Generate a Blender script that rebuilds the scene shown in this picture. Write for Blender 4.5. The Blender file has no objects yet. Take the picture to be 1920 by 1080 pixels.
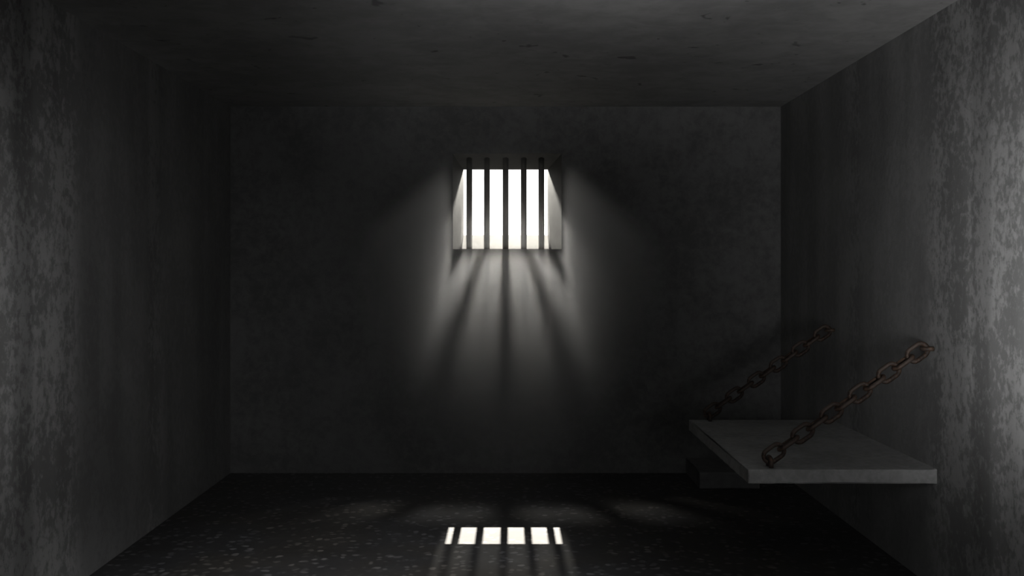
import bpy, bmesh, math, random
from mathutils import Vector, Matrix, noise

random.seed(7)
C = bpy.context.scene.collection
S = bpy.context.scene

# ------------------------------------------------------------------ measures
U = 4.4 / 1032.0            # metres per photo pixel on the far wall
FPX = 1867.0                # focal length in photo pixels (35 mm lens)
D = FPX * U                 # distance from the camera to the far wall
EYE = 382 * U               # eye height
XL, XR = -525 * U, 507 * U  # side walls
H = 687 * U                 # room height
YF = -0.9                   # wall behind the camera
WT = 0.030 * D              # thickness of the far wall


def R(a):
    return math.radians(a)


# ------------------------------------------------------------------ camera
cam = bpy.data.cameras.new('camera')
cam.sensor_width = 36.0
cam.lens = FPX * 36.0 / 1920.0
cam.shift_x = 3.0 / 1920.0
cam.shift_y = -35.0 / 1920.0
cam.clip_start = 0.05
co = bpy.data.objects.new('camera', cam)
C.objects.link(co)
co.location = (0, 0, EYE)
co.rotation_euler = (R(90), 0, 0)
S.camera = co

# ------------------------------------------------------------------ world, exposure
S.view_settings.view_transform = 'Standard'
S.view_settings.look = 'None'
S.view_settings.gamma = 1.0
S.view_settings.exposure = 0.0
S.view_settings.use_curve_mapping = False
S.cycles.use_denoising = True
S.cycles.volume_bounces = 1

w = bpy.data.worlds.new('overcast_sky')
S.world = w
w.use_nodes = True
bgn = w.node_tree.nodes['Background']
bgn.inputs['Strength'].default_value = 2.0
wtc = w.node_tree.nodes.new('ShaderNodeTexCoord')
wsp = w.node_tree.nodes.new('ShaderNodeSeparateXYZ')
wrp = w.node_tree.nodes.new('ShaderNodeValToRGB')      # bright overcast sky above a dark ground
w.node_tree.links.new(wtc.outputs['Generated'], wsp.inputs[0])
w.node_tree.links.new(wsp.outputs[2], wrp.inputs[0])
wrp.color_ramp.elements[0].position = 0.0
wrp.color_ramp.elements[0].color = (0.03, 0.03, 0.028, 1)
wrp.color_ramp.elements[1].position = 0.012
wrp.color_ramp.elements[1].color = (1.0, 0.99, 0.97, 1)
w.node_tree.links.new(wrp.outputs[0], bgn.inputs['Color'])


def light(name, kind, loc, energy, color=(1, 1, 1), aim=None, **kw):
    l = bpy.data.lights.new(name, kind)
    l.energy = energy
    l.color = color
    for k, v in kw.items():
        setattr(l, k, v)
    o = bpy.data.objects.new(name, l)
    C.objects.link(o)
    o.location = loc
    if aim is not None:
        d = Vector(aim) - Vector(loc)
        o.rotation_euler = d.to_track_quat('-Z', 'Y').to_euler()
    return o


SUN_T = 1995.0 / FPX        # tangent of the sun's elevation
light('sun', 'SUN', (0, 20, 20), 44.0, (1.0, 0.94, 0.83), aim=(0, 20 - 10, 20 - 10 * SUN_T), angle=R(0.35))

# unseen strip light added for the dim tail of the sun patch
e1, e2 = math.atan(1960.0 / FPX), math.atan(1380.0 / FPX)
em = (e1 + e2) / 2
tgt = Vector((-9 * U, D, 500 * U))
dist = 30.0
light('tail_strip', 'AREA', tgt + Vector((0, math.cos(em), math.sin(em))) * dist, 4600.0, (1.0, 0.96, 0.86), aim=tgt,
      shape='RECTANGLE', size=0.35, size_y=dist * (e1 - e2))

# unseen point light added close above the window outside, to fan the beams
DS = 1.056
light('fan_light', 'POINT', ((948 - 957) * U * DS, D * DS, EYE + (505 - 255) * U * DS), 240.0, (1.0, 0.97, 0.90),
      shadow_soft_size=0.03)

# unseen spots added on the camera's side of the cell, each brightening one surface
def fill_spot(name, loc, aim, energy, angle):
    light(name, 'SPOT', loc, energy, (1.0, 1.0, 1.0), aim=aim, shadow_soft_size=0.22, spot_size=R(angle), spot_blend=1.0)


fill_spot('fill_right', (1.62, 2.90, 1.25), (XR, 3.58, 1.50), 180.0, 97)
fill_spot('fill_left', (-1.66, 2.90, 1.50), (XL, 3.60, 1.45), 70.0, 97)
fill_spot('fill_ceiling', (0.70, 2.20, 2.30), (0.65, 2.85, H), 470.0, 92)
fill_spot('fill_floor', (-0.2, 2.30, 2.55), (-0.6, 4.15, 0.0), 720.0, 56)
light('fill_slab', 'POINT', (1.35, 2.3, 0.85), 20.0, (1.0, 1.0, 1.0), shadow_soft_size=0.2)  # unseen point light added to lift the slab's front face


# ------------------------------------------------------------------ node helpers
class NT:
    def __init__(self, name):
        self.m = bpy.data.materials.new(name)
        self.m.use_nodes = True
        self.t = self.m.node_tree
        self.b = self.t.nodes['Principled BSDF']
        self.tc = self.t.nodes.new('ShaderNodeTexCoord')
        self.pos = self.tc.outputs['Object']

    def link(self, a, b):
        self.t.links.new(a, b)

    def val(self, sock, v):
        if hasattr(v, 'is_linked'):
            self.link(v, sock)
        else:
            sock.default_value = v

    def math(self, op, a, b=0.0, c=None, clamp=False):
        n = self.t.nodes.new('ShaderNodeMath')
        n.operation = op
        n.use_clamp = clamp
        self.val(n.inputs[0], a)
        self.val(n.inputs[1], b)
        if c is not None:
            self.val(n.inputs[2], c)
        return n.outputs[0]

    def scale(self, v, loc=(0, 0, 0)):
        n = self.t.nodes.new('ShaderNodeMapping')
        self.link(self.pos, n.inputs['Vector'])
        n.inputs['Scale'].default_value = v
        n.inputs['Location'].default_value = loc
        return n.outputs[0]

    def noise(self, vec, scale, detail=6.0, rough=0.6, dist=0.0):
        n = self.t.nodes.new('ShaderNodeTexNoise')
        self.link(vec, n.inputs['Vector'])
        n.inputs['Scale'].default_value = scale
        n.inputs['Detail'].default_value = detail
        n.inputs['Roughness'].default_value = rough
        n.inputs['Distortion'].default_value = dist
        return n.outputs['Fac']

    def voronoi(self, vec, scale, feature='F1', out='Distance', rnd=1.0):
        n = self.t.nodes.new('ShaderNodeTexVoronoi')
        n.feature = feature
        self.link(vec, n.inputs['Vector'])
        n.inputs['Scale'].default_value = scale
        n.inputs['Randomness'].default_value = rnd
        return n.outputs[out]

    def step(self, v, a, b, lo=0.0, hi=1.0):
        n = self.t.nodes.new('ShaderNodeMapRange')
        n.interpolation_type = 'SMOOTHSTEP'
        self.val(n.inputs['Value'], v)
        n.inputs['From Min'].default_value = a
        n.inputs['From Max'].default_value = b
        n.inputs['To Min'].default_value = lo
        n.inputs['To Max'].default_value = hi
        return n.outputs['Result']

    def lerp(self, f, a, b):
        # a + f*(b-a) for numbers or sockets
        d = self.math('SUBTRACT', b, a)
        return self.math('MULTIPLY_ADD', f, d, a)

    def axis(self, k):
        n = self.t.nodes.new('ShaderNodeSeparateXYZ')
        self.link(self.pos, n.inputs[0])
        return n.outputs[k]

    def grey(self, v, tint=(1, 1, 1)):
        n = self.t.nodes.new('ShaderNodeCombineColor')
        for k in range(3):
            self.link(self.math('MULTIPLY', v, tint[k]), n.inputs[k])
        return n.outputs[0]

    def mix(self, f, a, b):
        n = self.t.nodes.new('ShaderNodeMix')
        n.data_type = 'RGBA'
        self.val(n.inputs[0], f)
        self.val(n.inputs[6], a)
        self.val(n.inputs[7], b)
        return n.outputs[2]

    def bump(self, h, strength=0.3, dist=0.01):
        n = self.t.nodes.new('ShaderNodeBump')
        n.inputs['Strength'].default_value = strength
        n.inputs['Distance'].default_value = dist
        self.link(h, n.inputs['Height'])
        self.link(n.outputs[0], self.b.inputs['Normal'])

    def out(self, col, rough=0.9, spec=0.2):
        self.val(self.b.inputs['Base Color'], col)
        self.val(self.b.inputs['Roughness'], rough)
        self.b.inputs['Specular IOR Level'].default_value = spec
        return self.m


def mat_side_wall(name, base, loc):
    n = NT(name)
    v = n.scale((1.0, 1.0, 0.8), loc)
    big = n.noise(v, 3.2, 3.0, 0.5)
    fine = n.noise(v, 24.0, 10.0, 0.70, 0.25)
    comb = n.math('ADD', n.math('MULTIPLY', fine, 0.60), n.math('MULTIPLY', big, 0.40))
    patch = n.step(comb, 0.455, 0.56)
    y = n.math('MULTIPLY_ADD', n.noise(v, 5.0, 4.0, 0.6), 0.10, n.axis(1))
    rough_zone = n.step(y, 0.632 * D + 0.05, 0.655 * D + 0.05, 1.0, 0.0)         # bare, weathered plaster towards the door
    strip = n.math('MULTIPLY', n.step(y, 0.775 * D, 0.785 * D), n.step(y, 0.79 * D, 0.82 * D, 1.0, 0.0))
    zone = n.math('ADD', rough_zone, n.math('MULTIPLY', strip, 0.55), clamp=True)
    seam = n.math('MULTIPLY', n.step(y, 0.566 * D, 0.574 * D), n.step(y, 0.583 * D + 0.04, 0.589 * D + 0.05, 1.0, 0.0))
    amp = n.lerp(zone, 0.14, 0.52)
    mean = n.lerp(zone, 0.80, 0.92)
    t = n.math('MULTIPLY_ADD', n.math('SUBTRACT', patch, 0.5), amp, mean)
    t = n.math('MULTIPLY', t, n.math('SUBTRACT', 1.0, n.math('MULTIPLY', seam, 0.26)))
    tone = n.noise(n.scale((0.5, 0.9, 0.12), loc), 3.0, 3.0, 0.5)
    t = n.math('MULTIPLY', t, n.step(tone, 0.3, 0.7, 0.82, 1.15))
    n.bump(comb, 0.35, 0.012)
    return n.out(n.grey(n.math('MULTIPLY', t, base), (1, 1.0, 0.99)), 0.92)


def mat_concrete(name, base, amp=0.3, scale=4.0, tint=(1, 1, 1), pits=0.0, bump=0.25, loc=(0, 0, 0)):
    n = NT(name)
    v = n.scale((1, 1, 1), loc)
    big = n.noise(v, scale * 0.45, 4.0, 0.55)
    fine = n.noise(v, scale * 2.4, 9.0, 0.7, 0.3)
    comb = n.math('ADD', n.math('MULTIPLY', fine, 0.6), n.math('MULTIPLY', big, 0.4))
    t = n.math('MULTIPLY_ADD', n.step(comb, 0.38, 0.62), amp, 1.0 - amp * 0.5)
    if pits:
        g = n.noise(n.scale((1, 0.8, 1), (3, 1, 0)), 5.2, 3.0, 0.55, 0.6)
        p = n.step(g, 0.665, 0.715)
        g2 = n.noise(n.scale((1, 1, 1), (8, 4, 0)), 17.0, 2.0, 0.5)
        p = n.math('MAXIMUM', p, n.step(g2, 0.72, 0.76))
        t = n.math('MULTIPLY', t, n.math('SUBTRACT', 1.0, n.math('MULTIPLY', p, pits)))
    n.bump(comb, bump, 0.01)
    return n.out(n.grey(n.math('MULTIPLY', t, base), tint), 0.9)


def mat_floor():
    n = NT('pebbled_floor')
    v = n.scale((1, 1, 1))
    wob = n.t.nodes.new('ShaderNodeTexNoise')
    n.link(v, wob.inputs['Vector'])
    wob.inputs['Scale'].default_value = 9.0
    add = n.t.nodes.new('ShaderNodeVectorMath')
    add.operation = 'MULTIPLY_ADD'
    n.link(wob.outputs['Color'], add.inputs[0])
    add.inputs[1].default_value = (0.07, 0.07, 0)
    n.link(v, add.inputs[2])
    d = n.voronoi(add.outputs[0], 19.0)
    rc = n.voronoi(add.outputs[0], 19.0, out='Color')
    sep = n.t.nodes.new('ShaderNodeSeparateColor')
    n.link(rc, sep.inputs[0])
    sel = n.step(sep.outputs[0], 0.05, 0.85)
    stone = n.math('MULTIPLY', n.step(d, 0.22, 0.46, 1.0, 0.0), sel)
    big = n.noise(v, 1.6, 4.0, 0.6)
    fine = n.noise(v, 22.0, 6.0, 0.7)
    b0 = n.math('MULTIPLY_ADD', fine, 0.020, 0.010)
    b0 = n.math('MULTIPLY', b0, n.step(big, 0.3, 0.7, 0.75, 1.2))
    val = n.math('MULTIPLY_ADD', stone, n.math('MULTIPLY_ADD', sep.outputs[1], 0.050, 0.030), b0)
    warm = n.grey(val, (1.05, 0.96, 0.86))
    cool = n.grey(val, (0.97, 0.97, 1.02))
    col = n.mix(n.step(n.noise(v, 1.1, 2.0), 0.4, 0.6), warm, cool)
    n.bump(n.math('ADD', stone, n.math('MULTIPLY', fine, 0.5)), 0.25, 0.006)
    return n.out(col, 0.75, 0.25)


def mat_rust():
    n = NT('rusty_iron')
    v = n.scale((1, 1, 1))
    a = n.noise(v, 34.0, 7.0, 0.7)
    b = n.noise(v, 9.0, 3.0, 0.5)
    c1 = n.mix(n.step(a, 0.38, 0.62), (0.014, 0.009, 0.007, 1), (0.092, 0.054, 0.035, 1))
    c2 = n.mix(n.step(b, 0.5, 0.65), c1, (0.055, 0.040, 0.032, 1))
    n.bump(a, 0.5, 0.004)
    n.b.inputs['Metallic'].default_value = 0.25
    return n.out(c2, 0.62, 0.4)


def mat_bar():
    n = NT('dark_iron')
    v = n.scale((1, 1, 0.4))
    a = n.noise(v, 40.0, 6.0, 0.65)
    n.bump(a, 0.3, 0.003)
    n.b.inputs['Metallic'].default_value = 0.3
    return n.out(n.mix(n.step(a, 0.4, 0.65), (0.018, 0.017, 0.015, 1), (0.05, 0.043, 0.036, 1)), 0.6, 0.4)


M_LEFT = mat_side_wall('left_plaster', 0.20, (0, 3.0, 0))
M_RIGHT = mat_side_wall('right_plaster', 0.22, (5.0, 0, 1.0))
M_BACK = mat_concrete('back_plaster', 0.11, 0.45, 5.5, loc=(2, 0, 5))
M_CEIL = mat_concrete('ceiling_concrete', 0.20, 0.30, 2.2, (1, 0.99, 0.98), pits=0.55)
M_REVEAL = mat_concrete('window_plaster', 0.07, 0.3, 6.0, (1, 0.98, 0.93))
M_SILL = mat_concrete('sill_stone', 0.085, 0.22, 7.0, (1, 0.98, 0.94))
M_SLAB = mat_concrete('slab_concrete', 0.24, 0.35, 9.0, bump=0.5)
M_BLOCK = mat_concrete('block_concrete', 0.13, 0.3, 6.0)
M_FLOOR = mat_floor()
M_RUST = mat_rust()
M_BAR = mat_bar()


# ------------------------------------------------------------------ mesh helpers
def obj(name, bm, mat, parent=None, smooth=False):
    me = bpy.data.meshes.new(name)
    bmesh.ops.recalc_face_normals(bm, faces=bm.faces)
    bm.to_mesh(me)
    bm.free()
    me.materials.append(mat)
    if smooth:
        for p in me.polygons:
            p.use_smooth = True
    o = bpy.data.objects.new(name, me)
    C.objects.link(o)
    if parent:
        o.parent = parent
    return o


def struct(name, bm, mat):
    o = obj(name, bm, mat)
    o['kind'] = 'structure'
    return o


def tag(o, label, cat, group=None):
    o['label'] = label
    o['category'] = cat
    if group:
        o['group'] = group
    return o


def box(bm, x0, x1, y0, y1, z0, z1):
    v = [bm.verts.new((x, y, z)) for z in (z0, z1) for y in (y0, y1) for x in (x0, x1)]
    for f in ((0, 1, 3, 2), (4, 5, 7, 6), (0, 1, 5, 4), (2, 3, 7, 6), (0, 2, 6, 4), (1, 3, 7, 5)):
        bm.faces.new([v[i] for i in f])


def rough_block(x0, x1, y0, y1, z0, z1, bevel, step, amp, wall_x=None):
    """A cast block with worn, slightly uneven edges."""
    bm = bmesh.new()
    box(bm, x0, x1, y0, y1, z0, z1)
    es = [e for e in bm.edges if wall_x is None or not all(abs(v.co.x - wall_x) < 1e-5 for v in e.verts)]
    bmesh.ops.bevel(bm, geom=es, offset=bevel, segments=2, profile=0.6, affect='EDGES')
    for ax, a, b in ((0, x0, x1), (1, y0, y1)):
        k = int((b - a) / step)
        for i in range(1, k):
            p = a + (b - a) * i / k
            nrm = Vector((1, 0, 0)) if ax == 0 else Vector((0, 1, 0))
            bmesh.ops.bisect_plane(bm, geom=bm.verts[:] + bm.edges[:] + bm.faces[:], plane_co=nrm * p, plane_no=nrm)
    c = Vector(((x0 + x1) / 2, (y0 + y1) / 2, (z0 + z1) / 2))
    for v in bm.verts:
        if wall_x is not None and abs(v.co.x - wall_x) < 1e-4:
            continue
        if abs(v.co.z - z0) < 1e-5 and z0 < 0.01:
            continue
        nz = noise.noise(v.co * 14.0) * 0.65 + noise.noise(v.co * 41.0) * 0.35
        d = Vector((math.copysign(1, v.co.x - c.x) if min(abs(v.co.x - x0), abs(v.co.x - x1)) < bevel * 1.1 else 0,
                    math.copysign(1, v.co.y - c.y) if min(abs(v.co.y - y0), abs(v.co.y - y1)) < bevel * 1.1 else 0,
                    math.copysign(1, v.co.z - c.z) if min(abs(v.co.z - z0), abs(v.co.z - z1)) < bevel * 1.1 else 0))
        v.co -= d * amp * (0.5 + 0.5 * nz)
    return bm


def sweep(bm, pts, r, closed=False, seg=12, jit=0.0):
    """A round rod along a path."""
    n = len(pts)
    rings = []
    for i, p in enumerate(pts):
        p = Vector(p)
        a = Vector(pts[(i - 1) % n] if closed or i > 0 else pts[i])
        b = Vector(pts[(i + 1) % n] if closed or i < n - 1 else pts[i])
        t = (b - a).normalized()
        if i == 0:
            ref = t.orthogonal().normalized()
        else:
            ref = (ref - t * ref.dot(t)).normalized()
        q = t.cross(ref)
        rr = r * (1 + jit * noise.noise(p * 45.0 + Vector((3, 1, 7))))
        rings.append([bm.verts.new(p + (ref * math.cos(2 * math.pi * k / seg) + q * math.sin(2 * math.pi * k / seg)) * rr)
                      for k in range(seg)])
    last = n if closed else n - 1
    for i in range(last):
        A, B = rings[i], rings[(i + 1) % n]
        off = 0
        if closed and i == n - 1:
            off = min(range(seg), key=lambda s: (A[0].co - B[s].co).length)
        for k in range(seg):
            bm.faces.new((A[k], A[(k + 1) % seg], B[(k + 1 + off) % seg], B[(k + off) % seg]))
    if not closed:
        bm.faces.new(rings[0])
        bm.faces.new(rings[-1])


# ------------------------------------------------------------------ the cell
YB = D + WT
T = 0.25
bm = bmesh.new(); box(bm, XL - T, XR + T, YF - T, YB, -T, 0); struct('floor', bm, M_FLOOR)
bm = bmesh.new(); box(bm, XL - T, XR + T, YF - T, YB, H, H + T); struct('ceiling', bm, M_CEIL)
bm = bmesh.new(); box(bm, XL - T, XL, YF, D, 0, H); struct('wall_left', bm, M_LEFT)
bm = bmesh.new(); box(bm, XR, XR + T, YF, D, 0, H); struct('wall_right', bm, M_RIGHT)
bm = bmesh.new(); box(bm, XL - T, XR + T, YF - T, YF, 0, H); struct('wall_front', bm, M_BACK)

# opening in the far wall: inner face rectangle, outer face rectangle
KB = 1 + WT / D
FX0, FX1, FZ0, FZ1 = (849 - 957) * U, (1053 - 957) * U, EYE + 38 * U, EYE + 217 * U
BX0, BX1, BZ1 = (869 - 957) * U * KB, (1027 - 957) * U * KB, EYE + 187 * U * KB
LIN = 0.03                                              # thickness of the plaster lining
OX0, OX1, OZ0, OZ1 = FX0 - LIN, FX1 + LIN, FZ0 - LIN, FZ1 + LIN


def frame_solid(bm, inner_f, inner_b, outer, yf, yb):
    def ring(r, y):
        x0, x1, z0, z1 = r
        return [bm.verts.new((x, y, z)) for x, z in ((x0, z0), (x1, z0), (x1, z1), (x0, z1))]
    a, b, c, d = ring(outer, yf), ring(inner_f, yf), ring(inner_b, yb), ring(outer, yb)
    for P, Q in ((a, b), (b, c), (c, d), (d, a)):
        for i in range(4):
            j = (i + 1) % 4
            bm.faces.new((P[i], P[j], Q[j], Q[i]))


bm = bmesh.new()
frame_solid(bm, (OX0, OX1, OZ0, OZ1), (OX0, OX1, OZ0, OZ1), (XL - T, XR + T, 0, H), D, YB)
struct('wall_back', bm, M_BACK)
bm = bmesh.new()
frame_solid(bm, (FX0, FX1, FZ0, FZ1), (BX0, BX1, FZ0, BZ1), (OX0, OX1, OZ0, OZ1), D, YB)
win = struct('window_1', bm, M_REVEAL)
win.data.materials.append(M_BACK)                       # the rim flush with the wall
for p in win.data.polygons:
    if abs(p.center.y - D) < 1e-5:
        p.material_index = 1

# sloping stone sill behind the bars
ES = 0.0135
ys = D * (1 + ES)
sx0, sx1 = (866 - 957) * U * (1 + ES), (1029 - 957) * U * (1 + ES)
zs, zb = FZ0 + 0.004, EYE + 64 * U * KB
bm = bmesh.new()
q = [bm.verts.new(c) for c in ((sx0, ys, FZ0), (sx1, ys, FZ0), (BX1, YB, FZ0), (BX0, YB, FZ0),
                               (sx0, ys, zs), (sx1, ys, zs), (BX1, YB, zb), (BX0, YB, zb))]
for f in ((0, 1, 2, 3), (4, 5, 6, 7), (0, 1, 5, 4), (1, 2, 6, 5), (2, 3, 7, 6), (3, 0, 4, 7)):
    bm.faces.new([q[i] for i in f])
obj('window_sill', bm, M_SILL, win)

# ------------------------------------------------------------------ window bars
EB = 0.0098
yb_ = D * (1 + EB)
ztop = FZ1 + (BZ1 - FZ1) * (EB * D) / WT
BR = 5.6 * U
bar_labels = [
    'black round iron bar at the left edge of the barred window',
    'black round iron bar second from the left in the barred window',
    'darkest black iron bar in the middle of the barred window, casting the long shadow shaft',
    'black round iron bar second from the right in the barred window',
    'black round iron bar at the right edge of the barred window',
]
for px, lab in zip((880, 913, 948, 982, 1015), bar_labels):
    x = (px - 957) * U * (1 + EB)
    bm = bmesh.new()
    pts = [(0, 0, (ztop - FZ0) * k / 14.0) for k in range(15)]
    sweep(bm, pts, BR, seg=20, jit=0.03)
    # the top end follows the slanted reveal
    sl = (BZ1 - FZ1) / WT
    for v in bm.verts:
        if v.co.z > ztop - FZ0 - 1e-4:
            v.co.z += sl * v.co.y
    o = obj('window_bar', bm, M_BAR, smooth=True)
    o.location = (x, yb_, FZ0)
    tag(o, lab, 'bar', 'iron bars of the window')

# ------------------------------------------------------------------ concrete bed slab and block
SX0 = (1402 - 957) * 0.634 * U
SY0, SY1 = 0.634 * D, 0.845 * D
SZ1 = EYE - 375 * 0.634 * U
SZ0 = SZ1 - 28 * 0.634 * U
o = obj('bed_slab', rough_block(SX0, XR, SY0, SY1, SZ0, SZ1, 0.007, 0.03, 0.004, wall_x=XR), M_SLAB)
tag(o, 'grey concrete bed slab jutting from the right wall, hung on two rusty chains', 'bed')

bx0 = (1311 - 957) * 0.928 * U
o = obj('concrete_block', rough_block(bx0, (1425 - 957) * 0.928 * U, 0.928 * D, D - 0.002, 0.0, 31.5 * 0.928 * U, 0.006, 0.05, 0.003), M_BLOCK)
tag(o, 'low dark concrete block on the floor against the far wall, under the bed slab', 'block')

# ------------------------------------------------------------------ chains
RL = 0.0117                   # link rod radius
RB = 0.0120                   # staple rod radius
CY = 0.6425 * D
PB = Vector(((1441 - 957) * 0.6425 * U, 0, EYE - (857 - 505) * 0.6425 * U))
PW = Vector(((1730 - 957) * 0.6425 * U, 0, EYE - (654 - 505) * 0.6425 * U))
NL = 11
span = PW - PB
LIN_ = (span.length + 2 * RB) / NL         # inner length of a link
HW = 0.0335                                 # half width to rod centre
dirn = span.normalized()


def link_mesh():
    bm = bmesh.new()
    hl = LIN_ / 2 + RL - HW                 # half of the straight part
    pts = []
    for k in range(11):
        a = -math.pi / 2 + math.pi * k / 10
        pts.append((hl + HW * math.cos(a), HW * math.sin(a), 0))
    for k in range(11):
        a = math.pi / 2 + math.pi * k / 10
        pts.append((-hl + HW * math.cos(a), HW * math.sin(a), 0))
    sweep(bm, pts, RL, closed=True, seg=12, jit=0.10)
    return bm


def staple_mesh(tip, leg_dir, length, half):
    """U-shaped staple: cross bar along Y through the tip, two legs running along leg_dir into the concrete."""
    bm = bmesh.new()
    d = Vector(leg_dir)
    Y = Vector((0, 1, 0))
    r = half * 0.75
    pts = [tip - Y * half + d * length, tip - Y * half + d * (length * 0.6)]
    for k in range(7):
        a = math.pi / 2 * k / 6
        pts.append(tip - Y * (half - r) - Y * r * math.cos(a) + d * (r - r * math.sin(a)))
    for k in range(7):
        a = math.pi / 2 * (1 - k / 6)
        pts.append(tip + Y * (half - r) + Y * r * math.cos(a) + d * (r - r * math.sin(a)))
    pts += [tip + Y * half + d * (length * 0.6), tip + Y * half + d * length]
    sweep(bm, pts, RB, seg=12, jit=0.08)
    return bm


chain = bpy.data.objects.new('chain', None)
C.objects.link(chain)
chain.empty_display_size = 0.05
base = Vector((PB.x, CY, SZ1))
chain.location = base
B0 = PB - Vector((base.x, 0, base.z))
W0 = PW - Vector((base.x, 0, base.z))
zax = Vector((0, 1, 0))
master = None
for i in range(NL):
    c = B0 + dirn * (LIN_ / 2 - RB + LIN_ * i)
    x = dirn
    turn = (0 if i % 2 == 0 else 90) + random.uniform(-9, 9)
    y = Matrix.Rotation(R(turn), 3, x) @ zax.cross(x)
    z = x.cross(y)
    m = Matrix((x, y, z)).transposed().to_4x4()
    m.translation = c
    if master is None:
        master = obj('link', link_mesh(), M_RUST, chain, smooth=True)
        l = master
    else:
        l = master.copy()
        C.objects.link(l)
        l.parent = chain
    l.matrix_local = m
eye = obj('floor_eye', staple_mesh(B0 + Vector((0.004, 0, 0)), (0.05, 0, -1), B0.z, 0.030), M_RUST, chain, smooth=True)
eye.name = 'slab_staple'
stp = obj('wall_staple', staple_mesh(W0, (1, 0, 0.06), XR - PW.x, 0.030), M_RUST, chain, smooth=True)
tag(chain, 'rusty brown iron chain at the near end of the bed slab, fixed to right wall', 'chain', 'chains holding the bed slab')

far = chain.copy()
C.objects.link(far)
far.location = base + Vector((0, (0.838 - 0.6425) * D, 0))
for ch in list(chain.children):
    k = ch.copy()
    C.objects.link(k)
    k.parent = far
tag(far, 'darker rusty chain at the far end of the bed slab, near the back wall', 'chain', 'chains holding the bed slab')

# ------------------------------------------------------------------ haze in the cell
def haze_material(name, density):
    m = bpy.data.materials.new(name)
    m.use_nodes = True
    t = m.node_tree
    t.nodes.remove(t.nodes['Principled BSDF'])
    vs = t.nodes.new('ShaderNodeVolumeScatter')
    vs.inputs['Color'].default_value = (1, 1, 1, 1)
    vs.inputs['Density'].default_value = density
    vs.inputs['Anisotropy'].default_value = 0.0
    t.links.new(vs.outputs[0], t.nodes['Material Output'].inputs['Volume'])
    return m, t, vs


hm, _, _ = haze_material('thin_haze', 0.0010)
bm = bmesh.new()
box(bm, XL + 0.002, XR - 0.002, YF + 0.01, D - 0.002, 0.002, H - 0.002)
hz = obj('haze', bm, hm)
hz['kind'] = 'stuff'
tag(hz, 'thin haze filling the air of the whole cell', 'haze')

# haze added before the window, shaped to carry the light fan, thinning with distance
RAD = 2.2
dm, t, vs = haze_material('fan_haze_volume', 0.0)
dm.cycles.volume_step_rate = 0.15
tc = t.nodes.new('ShaderNodeTexCoord')
ln = t.nodes.new('ShaderNodeVectorMath')
ln.operation = 'LENGTH'
mp = t.nodes.new('ShaderNodeMapping')
mp.inputs['Scale'].default_value = (1.6, 1, 1)
t.links.new(tc.outputs['Object'], mp.inputs['Vector'])
t.links.new(mp.outputs[0], ln.inputs[0])


def mth(op, a, b, clamp=False):
    n = t.nodes.new('ShaderNodeMath')
    n.operation = op
    n.use_clamp = clamp
    if hasattr(a, 'is_linked'):
        t.links.new(a, n.inputs[0])
    else:
        n.inputs[0].default_value = a
    if hasattr(b, 'is_linked'):
        t.links.new(b, n.inputs[1])
    else:
        n.inputs[1].default_value = b
    return n.outputs[0]


FAN_DENSITY = 20.0
fall = mth('POWER', mth('MULTIPLY_ADD', ln.outputs['Value'], -1.0 / RAD, True), 2.0)
fall.node.inputs[0].links[0].from_node.inputs[2].default_value = 1.0
sp = t.nodes.new('ShaderNodeSeparateXYZ')
t.links.new(tc.outputs['Object'], sp.inputs[0])
near = mth('EXPONENT', mth('MULTIPLY', sp.outputs[1], 1.0 / 0.42), 0.0)      # densest at the wall


def ramp(v, a, b, lo, hi):
    n = t.nodes.new('ShaderNodeMapRange')
    n.interpolation_type = 'SMOOTHSTEP'
    t.links.new(v, n.inputs['Value'])
    n.inputs['From Min'].default_value = a
    n.inputs['From Max'].default_value = b
    n.inputs['To Min'].default_value = lo
    n.inputs['To Max'].default_value = hi
    return n.outputs['Result']


# density kept below and beside the sun beam, so its columns stay faint
above = mth('SUBTRACT', mth('ADD', sp.outputs[2], 72 * U), mth('MULTIPLY', sp.outputs[1], SUN_T))
under = ramp(above, -0.064, 0.018, 1.0, 0.0005)
side = ramp(mth('ABSOLUTE', sp.outputs[0], 0.0), 0.42, 0.52, 0.0005, 1.0)
# upper limit shaped to the edge of the light fan
low = ramp(mth('ADD', sp.outputs[2], mth('MULTIPLY', mth('ABSOLUTE', sp.outputs[0], 0.0), 0.72)), 0.42, 0.72, 1.0, 0.0)
thin = mth('MULTIPLY', ramp(sp.outputs[2], -0.33, -0.27, 0.0, 0.055), mth('EXPONENT', mth('MULTIPLY', sp.outputs[1], 4.0), 0.0))  # faint veil added before the bars to grey them
mask = mth('MAXIMUM', mth('MAXIMUM', under, side), thin)
near = mth('MULTIPLY', near, ramp(sp.outputs[1], -1.18, -0.6, 0.0, 1.0))
dens = mth('MULTIPLY', mth('MULTIPLY', mth('MULTIPLY', fall, low), near), mask)
t.links.new(mth('MULTIPLY', dens, FAN_DENSITY), vs.inputs['Density'])
bm = bmesh.new()
zc = EYE + 110 * U
box(bm, -1.38, 1.38, -1.2, -0.004, 0.002 - zc, H - 0.004 - zc)
dz = obj('fan_haze', bm, dm)
dz.location = (-6 * U, D, zc)
dz['kind'] = 'stuff'
tag(dz, 'denser pale dust haze glowing in front of the barred window', 'haze')
